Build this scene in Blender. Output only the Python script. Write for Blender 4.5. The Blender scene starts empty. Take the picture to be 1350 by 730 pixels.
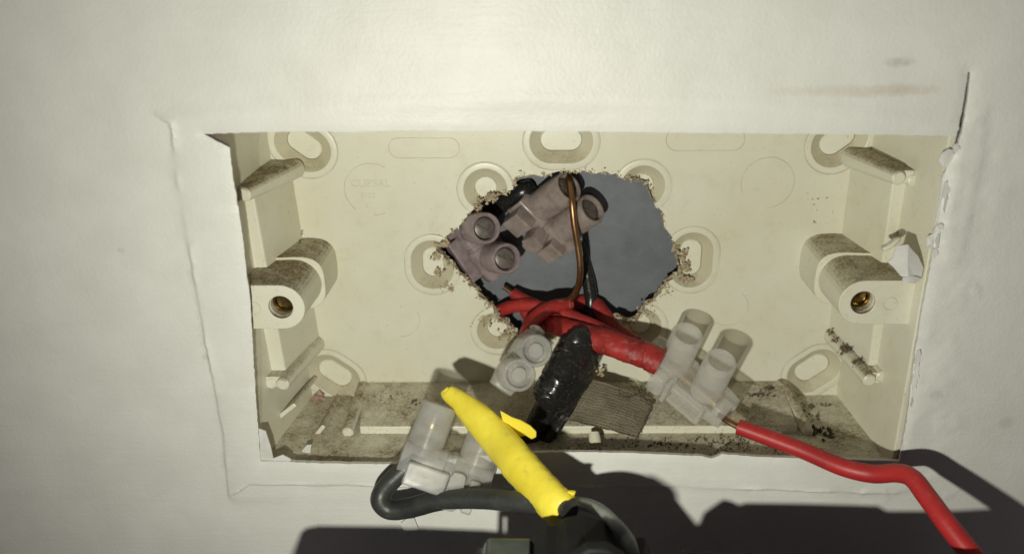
import bpy, bmesh, math, random
import numpy as np
from mathutils import Vector, Matrix
from mathutils.geometry import delaunay_2d_cdt

S = 0.001                      # the scene is laid out in millimetres: x right, y into the wall, z up
random.seed(7)
rng = np.random.default_rng(7)
SC = bpy.context.scene
COL = SC.collection

# ------------------------------------------------------------------ camera, world, lamp, exposure
CAM = np.array([-5.80, -171.455, 71.315])
PITCH, YAW, ROLL, FPX, PPX, PPY = -0.413004, 0.005449, 0.004709, 1239.996, 709.832, 361.801
def rot(p, y, r):
    cp, sp, cy, sy, cr, sr = math.cos(p), math.sin(p), math.cos(y), math.sin(y), math.cos(r), math.sin(r)
    return (np.array([[cy, -sy, 0], [sy, cy, 0], [0, 0, 1]]) @ np.array([[1, 0, 0], [0, cp, -sp], [0, sp, cp]])
            @ np.array([[cr, 0, sr], [0, 1, 0], [-sr, 0, cr]]))
RM = rot(PITCH, YAW, ROLL)
cd = bpy.data.cameras.new('camera')
cam = bpy.data.objects.new('camera', cd); COL.objects.link(cam)
m = Matrix.Identity(4)
for i in range(3):
    m[i][0] = RM[i, 0]; m[i][1] = RM[i, 2]; m[i][2] = -RM[i, 1]; m[i][3] = CAM[i] * S
cam.matrix_world = m
cd.sensor_width = 36; cd.sensor_fit = 'HORIZONTAL'
cd.lens = FPX / 1350 * 36
cd.shift_x = -(PPX - 675) / 1350; cd.shift_y = -(365 - PPY) / 1350
cd.clip_start = 0.005; cd.clip_end = 20
cd.dof.use_dof = True; cd.dof.focus_distance = 0.207; cd.dof.aperture_fstop = 14.0
SC.camera = cam

w = bpy.data.worlds.new('World'); SC.world = w; w.use_nodes = True
w.node_tree.nodes['Background'].inputs[0].default_value = (0.84, 0.76, 0.80, 1)
w.node_tree.nodes['Background'].inputs[1].default_value = 0.07

LAMP = np.array([-28.0, -152.0, 11.0])
ld = bpy.data.lights.new('phone_torch', 'SPOT'); ld.energy = 0.99; ld.spot_size = math.radians(142); ld.spot_blend = 1.0; ld.shadow_soft_size = 0.0026
ld.color = (0.985, 0.978, 0.85)
lamp = bpy.data.objects.new('phone_torch', ld); COL.objects.link(lamp); lamp.location = LAMP * S
lamp.rotation_euler = Vector((12 - LAMP[0], -LAMP[1], -4 - LAMP[2])).to_track_quat('-Z', 'Y').to_euler()

SC.view_settings.view_transform = 'Standard'; SC.view_settings.look = 'None'
SC.view_settings.exposure = 0.0; SC.view_settings.gamma = 1.0
SC.render.engine = 'CYCLES'

# ------------------------------------------------------------------ helpers
def P(px, py, y=0.0):
    """The point at depth y that the photograph shows at pixel (px, py)."""
    d = RM @ np.array([(px - PPX) / FPX, 1, -(py - PPY) / FPX])
    return CAM + d * ((y - CAM[1]) / d[1])
def toward_lamp(px, py, h):
    """Point h in front of the wall whose shadow falls on the wall at (px, py)."""
    a = P(px, py, 0); t = h / (a[1] - LAMP[1]); return a + (LAMP - a) * t

def tag(o, label=None, cat=None, group=None, kind=None):
    if label: o['label'] = label
    if cat: o['category'] = cat
    if group: o['group'] = group
    if kind: o['kind'] = kind
    return o
def empty(name, loc, label, cat, group=None):
    o = bpy.data.objects.new(name, None); COL.objects.link(o); o.location = Vector(loc) * S
    o.empty_display_size = 0.005
    return tag(o, label, cat, group)

class MB:
    def __init__(self): self.v = []; self.f = []
    def add(self, vs, fs):
        n = len(self.v); self.v.extend([tuple(map(float, p)) for p in vs]); self.f.extend([tuple(i + n for i in f) for f in fs]); return self
    def loft(self, rings, cap0=True, cap1=True, closed=True):
        n = len(rings[0]); vs = [p for r in rings for p in r]; fs = []
        for a in range(len(rings) - 1):
            for i in range(n if closed else n - 1):
                j = (i + 1) % n; fs.append((a * n + i, a * n + j, (a + 1) * n + j, (a + 1) * n + i))
        if cap0: fs.append(tuple(range(n))[::-1])
        if cap1: fs.append(tuple((len(rings) - 1) * n + i for i in range(n)))
        return self.add(vs, fs)
    def tube(self, path, rad, n=14, sq=(1, 1), jit=0.0, cap=True, wrap=0.0, period=7.0):
        path = [np.array(p, float) for p in path]
        if not hasattr(rad, '__len__'): rad = [rad] * len(path)
        rings = []; up = None; sd = float(rng.uniform(0, 90))
        for i, p in enumerate(path):
            t = path[min(i + 1, len(path) - 1)] - path[max(i - 1, 0)]; t = t / (np.linalg.norm(t) + 1e-9)
            if up is None:
                up = np.array([0, 0, 1.0]) if abs(t[2]) < .9 else np.array([0, 1.0, 0])
            a = np.cross(t, up); a /= np.linalg.norm(a); b = np.cross(a, t); up = b
            rings.append([p + (a * math.cos(2 * math.pi * k / n) * sq[0] + b * math.sin(2 * math.pi * k / n) * sq[1])
                          * rad[i] * (1 + jit * 2.2 * float(vnoise(i * .8 + sd, (n / 2 - abs(k - n / 2)) * 1.1 + sd * 3, 2.6)) + jit * .25 * rng.normal() - wrap * ((i / period + k / n) % 1.0)) for k in range(n)])
        return self.loft(rings, cap, cap)
    def box(self, c, s, M=None):
        c = np.array(c, float); vs = []
        for x in (-.5, .5):
            for y in (-.5, .5):
                for z in (-.5, .5):
                    p = np.array([x * s[0], y * s[1], z * s[2]])
                    vs.append(c + (M @ p if M is not None else p))
        return self.add(vs, [(0, 1, 3, 2), (4, 6, 7, 5), (0, 4, 5, 1), (2, 3, 7, 6), (0, 2, 6, 4), (1, 5, 7, 3)])
    def hexa(self, a, b):
        """two quads (front, back), same winding"""
        return self.add(list(a) + list(b), [(0, 1, 2, 3), (7, 6, 5, 4), (0, 4, 5, 1), (1, 5, 6, 2), (2, 6, 7, 3), (3, 7, 4, 0)])
    def prism(self, poly, y0, y1):
        """poly of (x, z) extruded in y"""
        n = len(poly)
        return self.add([(p[0], y0, p[1]) for p in poly] + [(p[0], y1, p[1]) for p in poly],
                        [tuple(range(n)), tuple(range(2 * n - 1, n - 1, -1))] + [(i, i + n, (i + 1) % n + n, (i + 1) % n) for i in range(n)])
    def lathe(self, prof, o, ax, n=24, closed=False):
        """prof of (r, h) about axis ax from point o"""
        ax = np.array(ax, float); ax /= np.linalg.norm(ax)
        a = np.cross(ax, [0.3, 0.5, 0.81]); a /= np.linalg.norm(a); b = np.cross(ax, a); o = np.array(o, float)
        rings = [[o + ax * h + (a * math.cos(2 * math.pi * k / n) + b * math.sin(2 * math.pi * k / n)) * r for k in range(n)] for r, h in prof]
        if closed: rings.append(rings[0])
        return self.loft(rings, not closed, not closed)
    def build(self, name, mat, parent=None, smooth=35, bevel=0, seg=2, subsurf=0):
        me = bpy.data.meshes.new(name); 
        base = np.array(parent.location) / S if (parent is not None and parent.type == 'EMPTY') else (np.array(parent['base']) if parent is not None else np.zeros(3))
        org = base
        me.from_pydata([tuple((np.array(p) - org) * S) for p in self.v], [], self.f)
        bm = bmesh.new(); bm.from_mesh(me); bmesh.ops.remove_doubles(bm, verts=bm.verts, dist=1e-7)
        bmesh.ops.recalc_face_normals(bm, faces=bm.faces); bm.to_mesh(me); bm.free()
        o = bpy.data.objects.new(name, me); COL.objects.link(o)
        if mat: me.materials.append(mat)
        if smooth: 
            me.polygons.foreach_set('use_smooth', [True] * len(me.polygons)); me.set_sharp_from_angle(angle=math.radians(smooth))
        if bevel:
            b = o.modifiers.new('bevel', 'BEVEL'); b.width = bevel * S; b.segments = seg; b.limit_method = 'ANGLE'; b.angle_limit = math.radians(40)
        if subsurf:
            s = o.modifiers.new('sub', 'SUBSURF'); s.levels = s.render_levels = subsurf
        if parent is not None: o.parent = parent
        o['base'] = tuple(float(x) for x in org)
        return o

def spline(pts, per=8):
    """Catmull-Rom through rows of numbers"""
    p = [np.array(q, float) for q in pts]; p = [2 * p[0] - p[1]] + p + [2 * p[-1] - p[-2]]; out = []
    for i in range(1, len(p) - 2):
        for k in range(per):
            t = k / per; a, b, c, d = p[i - 1:i + 3]
            out.append(.5 * ((2 * b) + (c - a) * t + (2 * a - 5 * b + 4 * c - d) * t * t + (3 * b - a - 3 * c + d) * t ** 3))
    out.append(p[-2]); return out
def pix_path(rows, per=8):
    """rows of (px, py, depth[, radius]) -> points, radii"""
    w_ = [list(P(r[0], r[1], r[2])) + [r[3] if len(r) > 3 else 1] for r in rows]
    s = spline(w_, per); return [q[:3] for q in s], [q[3] for q in s]

_h = rng.random((256, 256))
def vnoise(x, z, s):
    x = np.asarray(x) / s; z = np.asarray(z) / s; xi = np.floor(x).astype(int); zi = np.floor(z).astype(int)
    fx = x - xi; fz = z - zi; fx = fx * fx * (3 - 2 * fx); fz = fz * fz * (3 - 2 * fz)
    g = lambda a, b: _h[a % 256, b % 256]
    return (g(xi, zi) * (1 - fx) + g(xi + 1, zi) * fx) * (1 - fz) + (g(xi, zi + 1) * (1 - fx) + g(xi + 1, zi + 1) * fx) * fz - .5
def sstep(a, b, x): t = np.clip((x - a) / (b - a), 0, 1); return t * t * (3 - 2 * t)
def inside(poly, x, z):
    x = np.asarray(x); z = np.asarray(z); r = np.zeros(x.shape, bool); n = len(poly)
    for i in range(n):
        x0, z0 = poly[i]; x1, z1 = poly[(i + 1) % n]
        c = ((z0 > z) != (z1 > z)) & (x < (x1 - x0) * (z - z0) / ((z1 - z0) if z1 != z0 else 1e-9) + x0); r ^= c
    return r
def pdist(line, x, z, closed=False):
    d = np.full(np.shape(x), 1e9); L = list(line) + ([line[0]] if closed else [])
    for (x0, z0), (x1, z1) in zip(L[:-1], L[1:]):
        dx, dz = x1 - x0, z1 - z0; t = np.clip(((x - x0) * dx + (z - z0) * dz) / (dx * dx + dz * dz + 1e-12), 0, 1)
        d = np.minimum(d, np.hypot(x - x0 - t * dx, z - z0 - t * dz))
    return d
def resample(poly, step, closed=True, jit=0.0):
    out = []; L = list(poly) + ([poly[0]] if closed else [])
    for a, b in zip(L[:-1], L[1:]):
        a = np.array(a, float); b = np.array(b, float); n = max(1, int(round(np.linalg.norm(b - a) / step)))
        for k in range(n):
            p = a + (b - a) * k / n
            if jit and k: p = p + rng.normal(size=2) * jit
            out.append(p)
    if not closed: out.append(np.array(L[-1], float))
    return out
def sheet(outer, holes, pts):
    """triangulated sheet bounded by OUTER with HOLES, inner points PTS; (x, z) arrays"""
    vs = []; es = []
    for loop in [outer] + holes:
        n0 = len(vs); vs += [tuple(p) for p in loop]; es += [(n0 + i, n0 + (i + 1) % len(loop)) for i in range(len(loop))]
    vs += [tuple(p) for p in pts]
    r = delaunay_2d_cdt([Vector(v) for v in vs], es, [], 0, 1e-5)
    v = np.array([(p.x, p.y) for p in r[0]]); f = np.array([q for q in r[2]])
    c = v[f].mean(1); ok = inside(outer, c[:, 0], c[:, 1])
    for h in holes: ok &= ~inside(h, c[:, 0], c[:, 1])
    return v, f[ok]

# ------------------------------------------------------------------ materials
class NT:
    def __init__(self, name):
        self.m = bpy.data.materials.new(name); self.m.use_nodes = True; self.t = self.m.node_tree; self.b = self.t.nodes['Principled BSDF']
        self.co = self.t.nodes.new('ShaderNodeTexCoord')
    def n(self, t, ins=None, **kw):
        x = self.t.nodes.new(t)
        for k, v in kw.items(): setattr(x, k, v)
        for k, v in (ins or {}).items(): self.set(x, k, v)
        return x
    def set(self, x, k, v):
        if hasattr(v, 'is_output'): self.t.links.new(v, x.inputs[k])
        else: x.inputs[k].default_value = v
    def noise(self, scale, detail=4, rough=.55, vec=None):
        return self.n('ShaderNodeTexNoise', {'Scale': scale, 'Detail': detail, 'Roughness': rough, 'Vector': vec or self.co.outputs['Object']}).outputs['Fac']
    def ramp(self, f, a, b): return self.n('ShaderNodeMapRange', {'Value': f, 'From Min': a, 'From Max': b}).outputs[0]
    def mix(self, f, a, b, mode='MIX'):
        x = self.n('ShaderNodeMix', data_type='RGBA', blend_type=mode); self.set(x, 0, f); self.set(x, 6, a); self.set(x, 7, b); return x.outputs[2]
    def math(self, op, a, b=0.0):
        x = self.n('ShaderNodeMath', operation=op); self.set(x, 0, a); self.set(x, 1, b); return x.outputs[0]
    def bump(self, h, dist, strength=1.0, norm=None):
        x = self.n('ShaderNodeBump', {'Height': h, 'Distance': dist * S, 'Strength': strength})
        if norm: self.set(x, 'Normal', norm)
        self.t.links.new(x.outputs[0], self.b.inputs['Normal']); return x.outputs[0]
    def p(self, **kw):
        for k, v in kw.items(): self.set(self.b, k.replace('_', ' '), v)
        return self.m
def c3(r, g, b): return (r, g, b, 1)

def mat_wall():
    t = NT('painted_plasterboard'); o = t.co.outputs['Object']
    st = t.n('ShaderNodeMapping', {'Vector': o, 'Scale': (60, 60, 900)}).outputs[0]
    streak = t.noise(1.0, 3, .5, st); fine = t.noise(1500, 3); mid = t.noise(90, 5, .6)
    col = t.mix(t.ramp(mid, .3, .75), c3(.69, .685, .635), c3(.77, .765, .72))
    col = t.mix(t.math('MULTIPLY', t.ramp(t.noise(420, 4, .65), .62, .85), .35), col, c3(.56, .53, .46))
    sep = t.n('ShaderNodeSeparateXYZ', {'Vector': o})
    def blob(cx, cz, sx, sz):
        a = t.math('DIVIDE', t.math('SUBTRACT', sep.outputs[0], cx * S), sx * S); b = t.math('DIVIDE', t.math('SUBTRACT', sep.outputs[2], cz * S), sz * S)
        d = t.math('ADD', t.math('MULTIPLY', a, a), t.math('MULTIPLY', b, b))
        d = t.math('ADD', d, t.math('MULTIPLY', t.math('SUBTRACT', t.noise(230, 6, .75), .5), 3.6)); return t.ramp(d, 1.3, -.3)
    a = P(1125, 120); col = t.mix(t.math('MULTIPLY', blob(a[0], a[2], 16, 1.2), .34), col, c3(.50, .38, .26))
    a = P(1190, 118); col = t.mix(t.math('MULTIPLY', blob(a[0], a[2], 6, 1.2), .25), col, c3(.45, .33, .22))
    a = P(1188, 82); col = t.mix(t.math('MULTIPLY', blob(a[0], a[2], 3, 1.0), .5), col, c3(.35, .34, .31))
    a = P(415, 175 - 28); 
    for px, py, s in ((272, 470, 1.0), (1330, 560, 2.0), (1235, 520, 1.6), (160, 330, .8)):
        a = P(px, py); col = t.mix(t.math('MULTIPLY', blob(a[0], a[2], s, s * .8), .4), col, c3(.42, .40, .35))
    n1 = t.bump(streak, .12, .5); x = t.n('ShaderNodeBump', {'Height': fine, 'Distance': .09 * S, 'Strength': .8, 'Normal': t.n('ShaderNodeBump', {'Height': t.noise(420, 5, .7), 'Distance': .14 * S, 'Strength': .55, 'Normal': n1}).outputs[0]})
    t.t.links.new(x.outputs[0], t.b.inputs['Normal'])
    return t.p(Base_Color=col, Roughness=.46, Specular_IOR_Level=.42)
def mat_core():
    t = NT('gypsum_core'); return t.p(Base_Color=t.mix(t.ramp(t.noise(300, 4), .35, .7), c3(.20, .155, .105), c3(.36, .31, .24)), Roughness=.95)
def mat_plastic(name='ivory_plastic', base=(.72, .705, .59), dusty=1.0, d0=(.11, .073, .034), d1=(.34, .252, .135)):
    t = NT(name); o = t.co.outputs['Object']
    base2 = (base[0] * .93, base[1] * .90, base[2] * .82)
    col = t.mix(t.ramp(t.noise(45, 6, .7), .38, .72), c3(*base), c3(*base2))
    col = t.mix(t.math('MULTIPLY', t.ramp(t.noise(180, 6, .75), .55, .80), .38), col, c3(base[0] * .74, base[1] * .69, base[2] * .58))
    col = t.mix(t.math('MULTIPLY', t.ramp(t.noise(1400, 2, .5), .66, .8), .45), col, c3(.30, .23, .15))            # specks of grime
    sc = t.n('ShaderNodeMapping', {'Vector': o, 'Rotation': (0, .5, 0), 'Scale': (120, 100, 1500)}).outputs[0]
    col = t.mix(t.math('MULTIPLY', t.ramp(t.noise(1.0, 2, .5, sc), .72, .82), .22), col, c3(.36, .30, .22))          # scuffs
    geo = t.n('ShaderNodeNewGeometry'); nz = t.n('ShaderNodeSeparateXYZ', {'Vector': geo.outputs['True Normal']}).outputs[2]
    up = t.ramp(nz, .35, .85)
    grains = t.ramp(t.noise(1500, 3, .7), .38, .60)
    patch = t.ramp(t.noise(70, 7, .78), .36, .60)
    d = t.math('MULTIPLY', up, t.math('MULTIPLY', t.math('ADD', .5, t.math('MULTIPLY', grains, .5)), t.math('ADD', .26, t.math('MULTIPLY', patch, .74))))       # dust lying on what faces up
    d = t.math('MINIMUM', t.math('MULTIPLY', d, .95 * dusty), .97)
    dust = t.mix(t.ramp(t.noise(700, 4, .7), .3, .7), c3(*d0), c3(*d1))
    col = t.mix(d, col, dust)
    t.bump(t.math('ADD', t.math('MULTIPLY', grains, t.math('MULTIPLY', up, patch)), t.math('MULTIPLY', t.noise(260, 3), .3)), .14, .7)
    r = t.n('ShaderNodeMapRange', {'Value': d, 'To Min': .36, 'To Max': .95}).outputs[0]
    return t.p(Base_Color=col, Roughness=r, Specular_IOR_Level=.45, Subsurface_Weight=.08, Subsurface_Radius=(1, .9, .6), Subsurface_Scale=.8 * S)
def mat_simple(name, a, b=None, scale=200, rough=.5, metal=0, bump=0, bs=600, **kw):
    t = NT(name); col = t.mix(t.ramp(t.noise(scale, 5, .65), .33, .68), c3(*a), c3(*(b or a)))
    if bump: t.bump(t.noise(bs, 4, .6), bump, .8)
    return t.p(Base_Color=col, Roughness=rough, Metallic=metal, **kw)
def mat_poly(name, tint, trans=.42, dirt=.25, dirtcol=(.16, .11, .09)):
    t = NT(name)
    col = t.mix(t.math('MULTIPLY', t.ramp(t.noise(330, 5, .7), .42, .72), dirt), c3(*tint), c3(*dirtcol))
    t.bump(t.noise(500, 3), .05, .5)
    t.p(Base_Color=col, Roughness=.28, IOR=1.45, Subsurface_Weight=.5, Subsurface_Radius=(3, 2.8, 2.6), Subsurface_Scale=.8 * S, Specular_IOR_Level=.5)
    tr = t.n('ShaderNodeBsdfTransparent', {'Color': c3(.93, .92, .89)}); out = t.t.nodes['Material Output']
    lw = t.n('ShaderNodeLayerWeight', {'Blend': .35}).outputs['Facing']
    fac = t.math('MULTIPLY', t.math('SUBTRACT', 1.0, t.math('MULTIPLY', lw, .55)), trans)
    mx = t.n('ShaderNodeMixShader', {0: fac, 1: t.b.outputs[0], 2: tr.outputs[0]}); t.t.links.new(mx.outputs[0], out.inputs['Surface'])
    return t.m
def mat_tape(name, a, b, rough, dirt, dcol=(.32, .27, .2), bump=.12, speck=900):
    t = NT(name); col = t.mix(t.ramp(t.noise(160, 4), .35, .7), c3(*a), c3(*b))
    col = t.mix(t.math('MULTIPLY', t.ramp(t.noise(speck, 4, .75), .58, .72), dirt), col, c3(*dcol))
    n1 = t.bump(t.noise(120, 3, .5), bump * 3, .6); x = t.n('ShaderNodeBump', {'Height': t.noise(900, 4, .7), 'Distance': bump * S, 'Strength': .5, 'Normal': n1})
    t.t.links.new(x.outputs[0], t.b.inputs['Normal'])
    return t.p(Base_Color=col, Roughness=rough, Specular_IOR_Level=.5)
M = dict(
    wall=mat_wall(), core=mat_core(), plastic=mat_plastic(), clean=mat_plastic('clean_ivory_plastic', dusty=.25),
    grey=mat_simple('grey_painted_sheet', (.125, .135, .152), (.175, .187, .205), 110, .55, bump=.25, bs=160),
    poly=mat_poly('milky_polythene', (.92, .91, .88), .82, .12, (.45, .42, .36)),
    polyg=mat_poly('dusty_grey_polythene', (.66, .655, .63), .66, .35, (.24, .23, .21)),
    polyp=mat_poly('stained_lilac_polythene', (.36, .29, .30), .26, .7, (.13, .09, .08)),
    polyy=mat_poly('yellowed_polythene', (.39, .32, .30), .28, .6, (.13, .095, .07)),
    brass=mat_simple('brass', (.55, .40, .16), (.36, .25, .09), 500, .3, 1), dbrass=mat_simple('dull_brass', (.42, .30, .12), (.12, .085, .04), 900, .26, 1),
    copper=mat_simple('oxidised_copper', (.40, .225, .115), (.25, .14, .075), 260, .38, 1, .03),
    steel=mat_simple('plated_steel', (.22, .26, .28), (.13, .155, .17), 150, .25, 1),
    red=mat_tape('red_insulation', (.46, .024, .024), (.36, .02, .022), .45, .45, (.36, .12, .10), .06, 500),
    redd=mat_tape('dusty_red_tape', (.42, .03, .026), (.22, .014, .014), .5, .8, (.33, .19, .14), .2, 500),
    black=mat_tape('glossy_black_tape', (.012, .012, .012), (.02, .019, .018), .24, .8, (.12, .11, .09), .12, 1500),
    blackw=mat_tape('dusty_black_insulation', (.022, .024, .023), (.05, .052, .048), .42, .35, (.14, .135, .12)),
    yellow=mat_tape('yellow_tape', (.90, .76, .07), (.82, .66, .05), .42, .4, (.52, .36, .10), .14, 350),
    housing=mat_simple('black_moulding', (.008, .008, .009), (.014, .014, .014), 200, .62, 0, .03, Specular_IOR_Level=.25),
    mesh=mat_simple('dusty_glass_fibre', (.30, .27, .19), (.15, .13, .09), 300, .9, 0, .08),
    meshb=mat_simple('dirty_tape_backing', (.25, .215, .14), (.14, .118, .075), 250, .95, 0, .1),
    flake=mat_simple('white_paper', (.70, .695, .66), (.62, .61, .57), 200, .7, 0, .05),
    crumb=mat_simple('pale_plaster_crumb', (.58, .50, .36), (.36, .28, .17), 700, .95),
    dark=mat_simple('dark_grit', (.045, .038, .03), (.16, .12, .08), 500, .85),
    brick=mat_simple('reddish_grit', (.30, .15, .10), (.55, .46, .38), 900, .9),
    line=mat_simple('grime_line', (.45, .41, .29), (.68, .66, .52), 160, .8),
    dirty=mat_plastic('dusty_ivory_plastic', dusty=1.25, d0=(.11, .072, .033), d1=(.34, .25, .13)),
    fluff=mat_simple('brown_dust', (.20, .15, .085), (.10, .07, .04), 600, .95),
    dim=mat_simple('dulled_screw', (.23, .20, .185), (.10, .085, .075), 600, .4, .4),
    faint=mat_simple('moulded_relief', (.60, .58, .45), (.69, .67, .53), 250, .6),
    memb=mat_plastic('lightened_membrane', (.76, .75, .64), .2), cone=mat_plastic('shaded_dusty_recess', (.58, .55, .42), 1.0),  # knockout floor lightened and recess slopes darkened: light and shade in the colour
)

# ================================================================== SETTING: the wall with its cut opening
D = 30.0                        # depth of the box floor behind the wall face
XZ = lambda px, py, y=0.0: (lambda a: (a[0], a[2]))(P(px, py, y))
open_px = [(268, 177), (302, 195), (306, 232), (318, 300), (324, 350), (330, 400), (334, 470), (339, 545), (344, 607), (420, 610), (480, 611), (545, 611),
           (610, 603), (690, 597), (762, 596), (830, 597), (898, 600), (926, 601), (938, 604), (944, 602), (952, 598), (1000, 602), (1060, 604), (1120, 606), (1186, 608),
           (1194, 560), (1203, 500), (1208, 460), (1212, 440), (1214, 425), (1217, 405), (1224, 372), (1229, 345), (1233, 318), (1231, 306), (1238, 292), (1241, 270), (1246, 250), (1243, 236), (1249, 222), (1252, 208), (1259, 200),
           (1262, 182), (1268, 160), (1272, 138), (1277, 96), (1280, 95), (1278, 135), (1273, 162), (1266, 190), (1264, 181)]
# walk: down the left edge, along the bottom, up the ragged right edge, round the knife slit, back along the top
open_px = open_px[:40] + [(1259, 205), (1266, 180), (1271, 160), (1276, 133), (1280, 97), (1277, 95), (1272, 132), (1266, 160), (1262, 180)]
open_px += [(1180, 179), (1100, 178), (1000, 177), (900, 176), (820, 175), (750, 174), (680, 173.5), (600, 173), (520, 172.5), (459, 175), (420, 174), (385, 174.5), (330, 175.5)]
op = [XZ(*p) for p in open_px]
op_r = resample(op, .8, True, .045)
W0, W1, H0, H1 = -150, 150, -110, 95
outer = resample([(W0, H0), (W1, H0), (W1, H1), (W0, H1)], 4.0)
gx, gz = np.meshgrid(np.arange(W0 + 2, W1 - 1, .95), np.arange(H0 + 2, H1 - 1, .95))
gx = gx.ravel() + rng.uniform(-.2, .2, gx.size); gz = gz.ravel() + rng.uniform(-.2, .2, gz.size)
dd = pdist(op, gx, gz, True); ins = inside(op, gx, gz)
cre = [XZ(*p) for p in ((205, 150), (224, 163), (231, 215), (240, 280), (258, 375), (272, 450), (285, 520), (296, 590), (302, 650), (330, 637), (420, 638), (560, 640), (700, 640), (900, 641), (1050, 646), (1180, 650))]
fx, fz = np.meshgrid(np.arange(-85, 75, .3), np.arange(-57, 32, .3)); fx = fx.ravel(); fz = fz.ravel()
q_ = (pdist(cre, fx, fz) < .75) & ~inside(op, fx, fz) & (pdist(op, fx, fz, True) > .4)
finepts = np.stack([fx[q_], fz[q_]], 1) + rng.uniform(-.05, .05, (q_.sum(), 2))
keep = (~ins) & (dd > .45) & ((dd < 24) | (rng.random(gx.size) < .25))
wx, wf = sheet(outer, [op_r], np.concatenate([np.stack([gx[keep], gz[keep]], 1), finepts]))
def crease(line_px, x, z, side, hgt, wid):
    """height of a paper lap: HGT on the side of the line where the opening is, falling off over WID"""
    L = [XZ(*p) for p in line_px]; d = pdist(L, x, z)
    return d, L
def wall_height(x, z):
    h = .35 * vnoise(x, z, 38) + .12 * vnoise(x, z, 11) + .035 * vnoise(x, z, 3.1)
    # lap of paper on the left
    LL = [XZ(*p) for p in ((205, 150), (224, 163), (231, 215), (240, 280), (258, 375), (272, 450), (285, 520), (296, 590), (302, 650), (310, 662))]
    zz = np.array([p[1] for p in LL])[::-1]; xx = np.array([p[0] for p in LL])[::-1]
    cx = np.interp(z, zz, xx) + .5 * vnoise(x * 0, z, 5) + .22 * vnoise(x * 0 + 9, z, 1.7)
    inz = sstep(zz[0] - 1, zz[0] + 2, z) * (1 - sstep(zz[-1] - 2, zz[-1] + 1, z))
    s = (x - cx); wd = .28 + 1.6 * sstep(-.08, .28, vnoise(x * 0 + 3, z, 9)); lap = sstep(-wd, wd, s) * (1 - .55 * sstep(2, 14, s)) * inz * (x < -20)
    lip = np.exp(-((s - .3) / .55) ** 2) * np.maximum(0, .35 + 2.2 * vnoise(x, z, 4)) * inz
    h = h + .42 * lap + .34 * lip
    # lap along the bottom
    LB = [XZ(*p) for p in ((300, 655), (330, 637), (420, 638), (560, 640), (700, 640), (900, 641), (1050, 646), (1180, 650), (1215, 640))]
    xb = np.array([p[0] for p in LB]); zb = np.array([p[1] for p in LB]); cz = np.interp(x, xb, zb) + .35 * vnoise(x, z * 0, 6) + .12 * vnoise(x, z * 0 + 4, 1.5)
    s = z - cz; inx = sstep(xb[0], xb[0] + 3, x) * (1 - sstep(xb[-1] - 3, xb[-1], x))
    h = h + inx * (z < -30) * (.34 * sstep(-.25 - 1.2 * sstep(-.05, .25, vnoise(x + 5, z * 0, 10)), .25 + 1.2 * sstep(-.05, .25, vnoise(x + 5, z * 0, 10)), s) * (1 - .4 * sstep(1, 6, s)) + .2 * np.exp(-((s - .2) / .35) ** 2) * (1 + 2 * vnoise(x, z, 5)))
    # soft ridge along the top
    LT = [XZ(*p) for p in ((215, 155), (450, 142), (700, 132), (900, 137), (1060, 146), (1240, 165))]
    cz = np.interp(x, [p[0] for p in LT], [p[1] for p in LT]); s = z - cz
    h = h + (z > 10) * (.26 * np.exp(-(s / 1.6) ** 2) - .22 * sstep(2, -5, s)) * sstep(-82, -70, x) * (1 - sstep(60, 72, x))
    # lumps of filler and lifted paper on the right
    m_ = sstep(69, 73, x) * (1 - sstep(78, 86, x)) * (1 - sstep(22, 30, z)) * sstep(-60, -46, z)
    h = h + .65 * m_ * (.22 * sstep(.02, .10, vnoise(x, z, 5.5)) + .16 * sstep(.05, .12, vnoise(x + 31, z, 2.6)) + .10 * vnoise(x, z + 17, 1.2))
    LR = [XZ(*p) for p in ((1262, 170), (1300, 140), (1296, 205), (1284, 262), (1272, 320), (1262, 352))]
    d = pdist(LR, x, z); side = inside([XZ(*p) for p in ((1264, 168), (1300, 140), (1296, 205), (1284, 262), (1262, 352), (1240, 352))], x, z)
    h = h + np.where(side, .34, 0) * sstep(0, .5, d) + .18 * np.exp(-(d / .4) ** 2)
    for px, py, r, a in ((1275, 385, 2.2, .5), (1252, 555, 2.4, .5), (1150, 655, 3.0, .35), (1240, 640, 4, .4), (1225, 300, 1.5, .4), (540, 692, 1.5, .9)):
        q = XZ(px, py); dq = np.hypot((x - q[0]) / 1.25, z - q[1]) / r; h = h + .45 * a * (sstep(1.05, .85, dq) - .6 * sstep(.8, .5, dq)) * (1 + 1.5 * vnoise(x, z, 1.3))
    # broad dish: the board bulges to the right of the opening
    h = h - .9 * sstep(76, 100, x)
    # the edge of the paper rolls inwards
    d = pdist(op, x, z, True); h = h - .35 * np.exp(-d / .7)
    return h
hh = wall_height(wx[:, 0], wx[:, 1])
mb = MB(); mb.add([(x, -h, z) for (x, z), h in zip(wx, hh)], [tuple(f) for f in wf])
wall = mb.build('wall', M['wall'], None, smooth=60); tag(wall, 'white painted plasterboard wall round the cut opening', None, None, 'structure')
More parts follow.
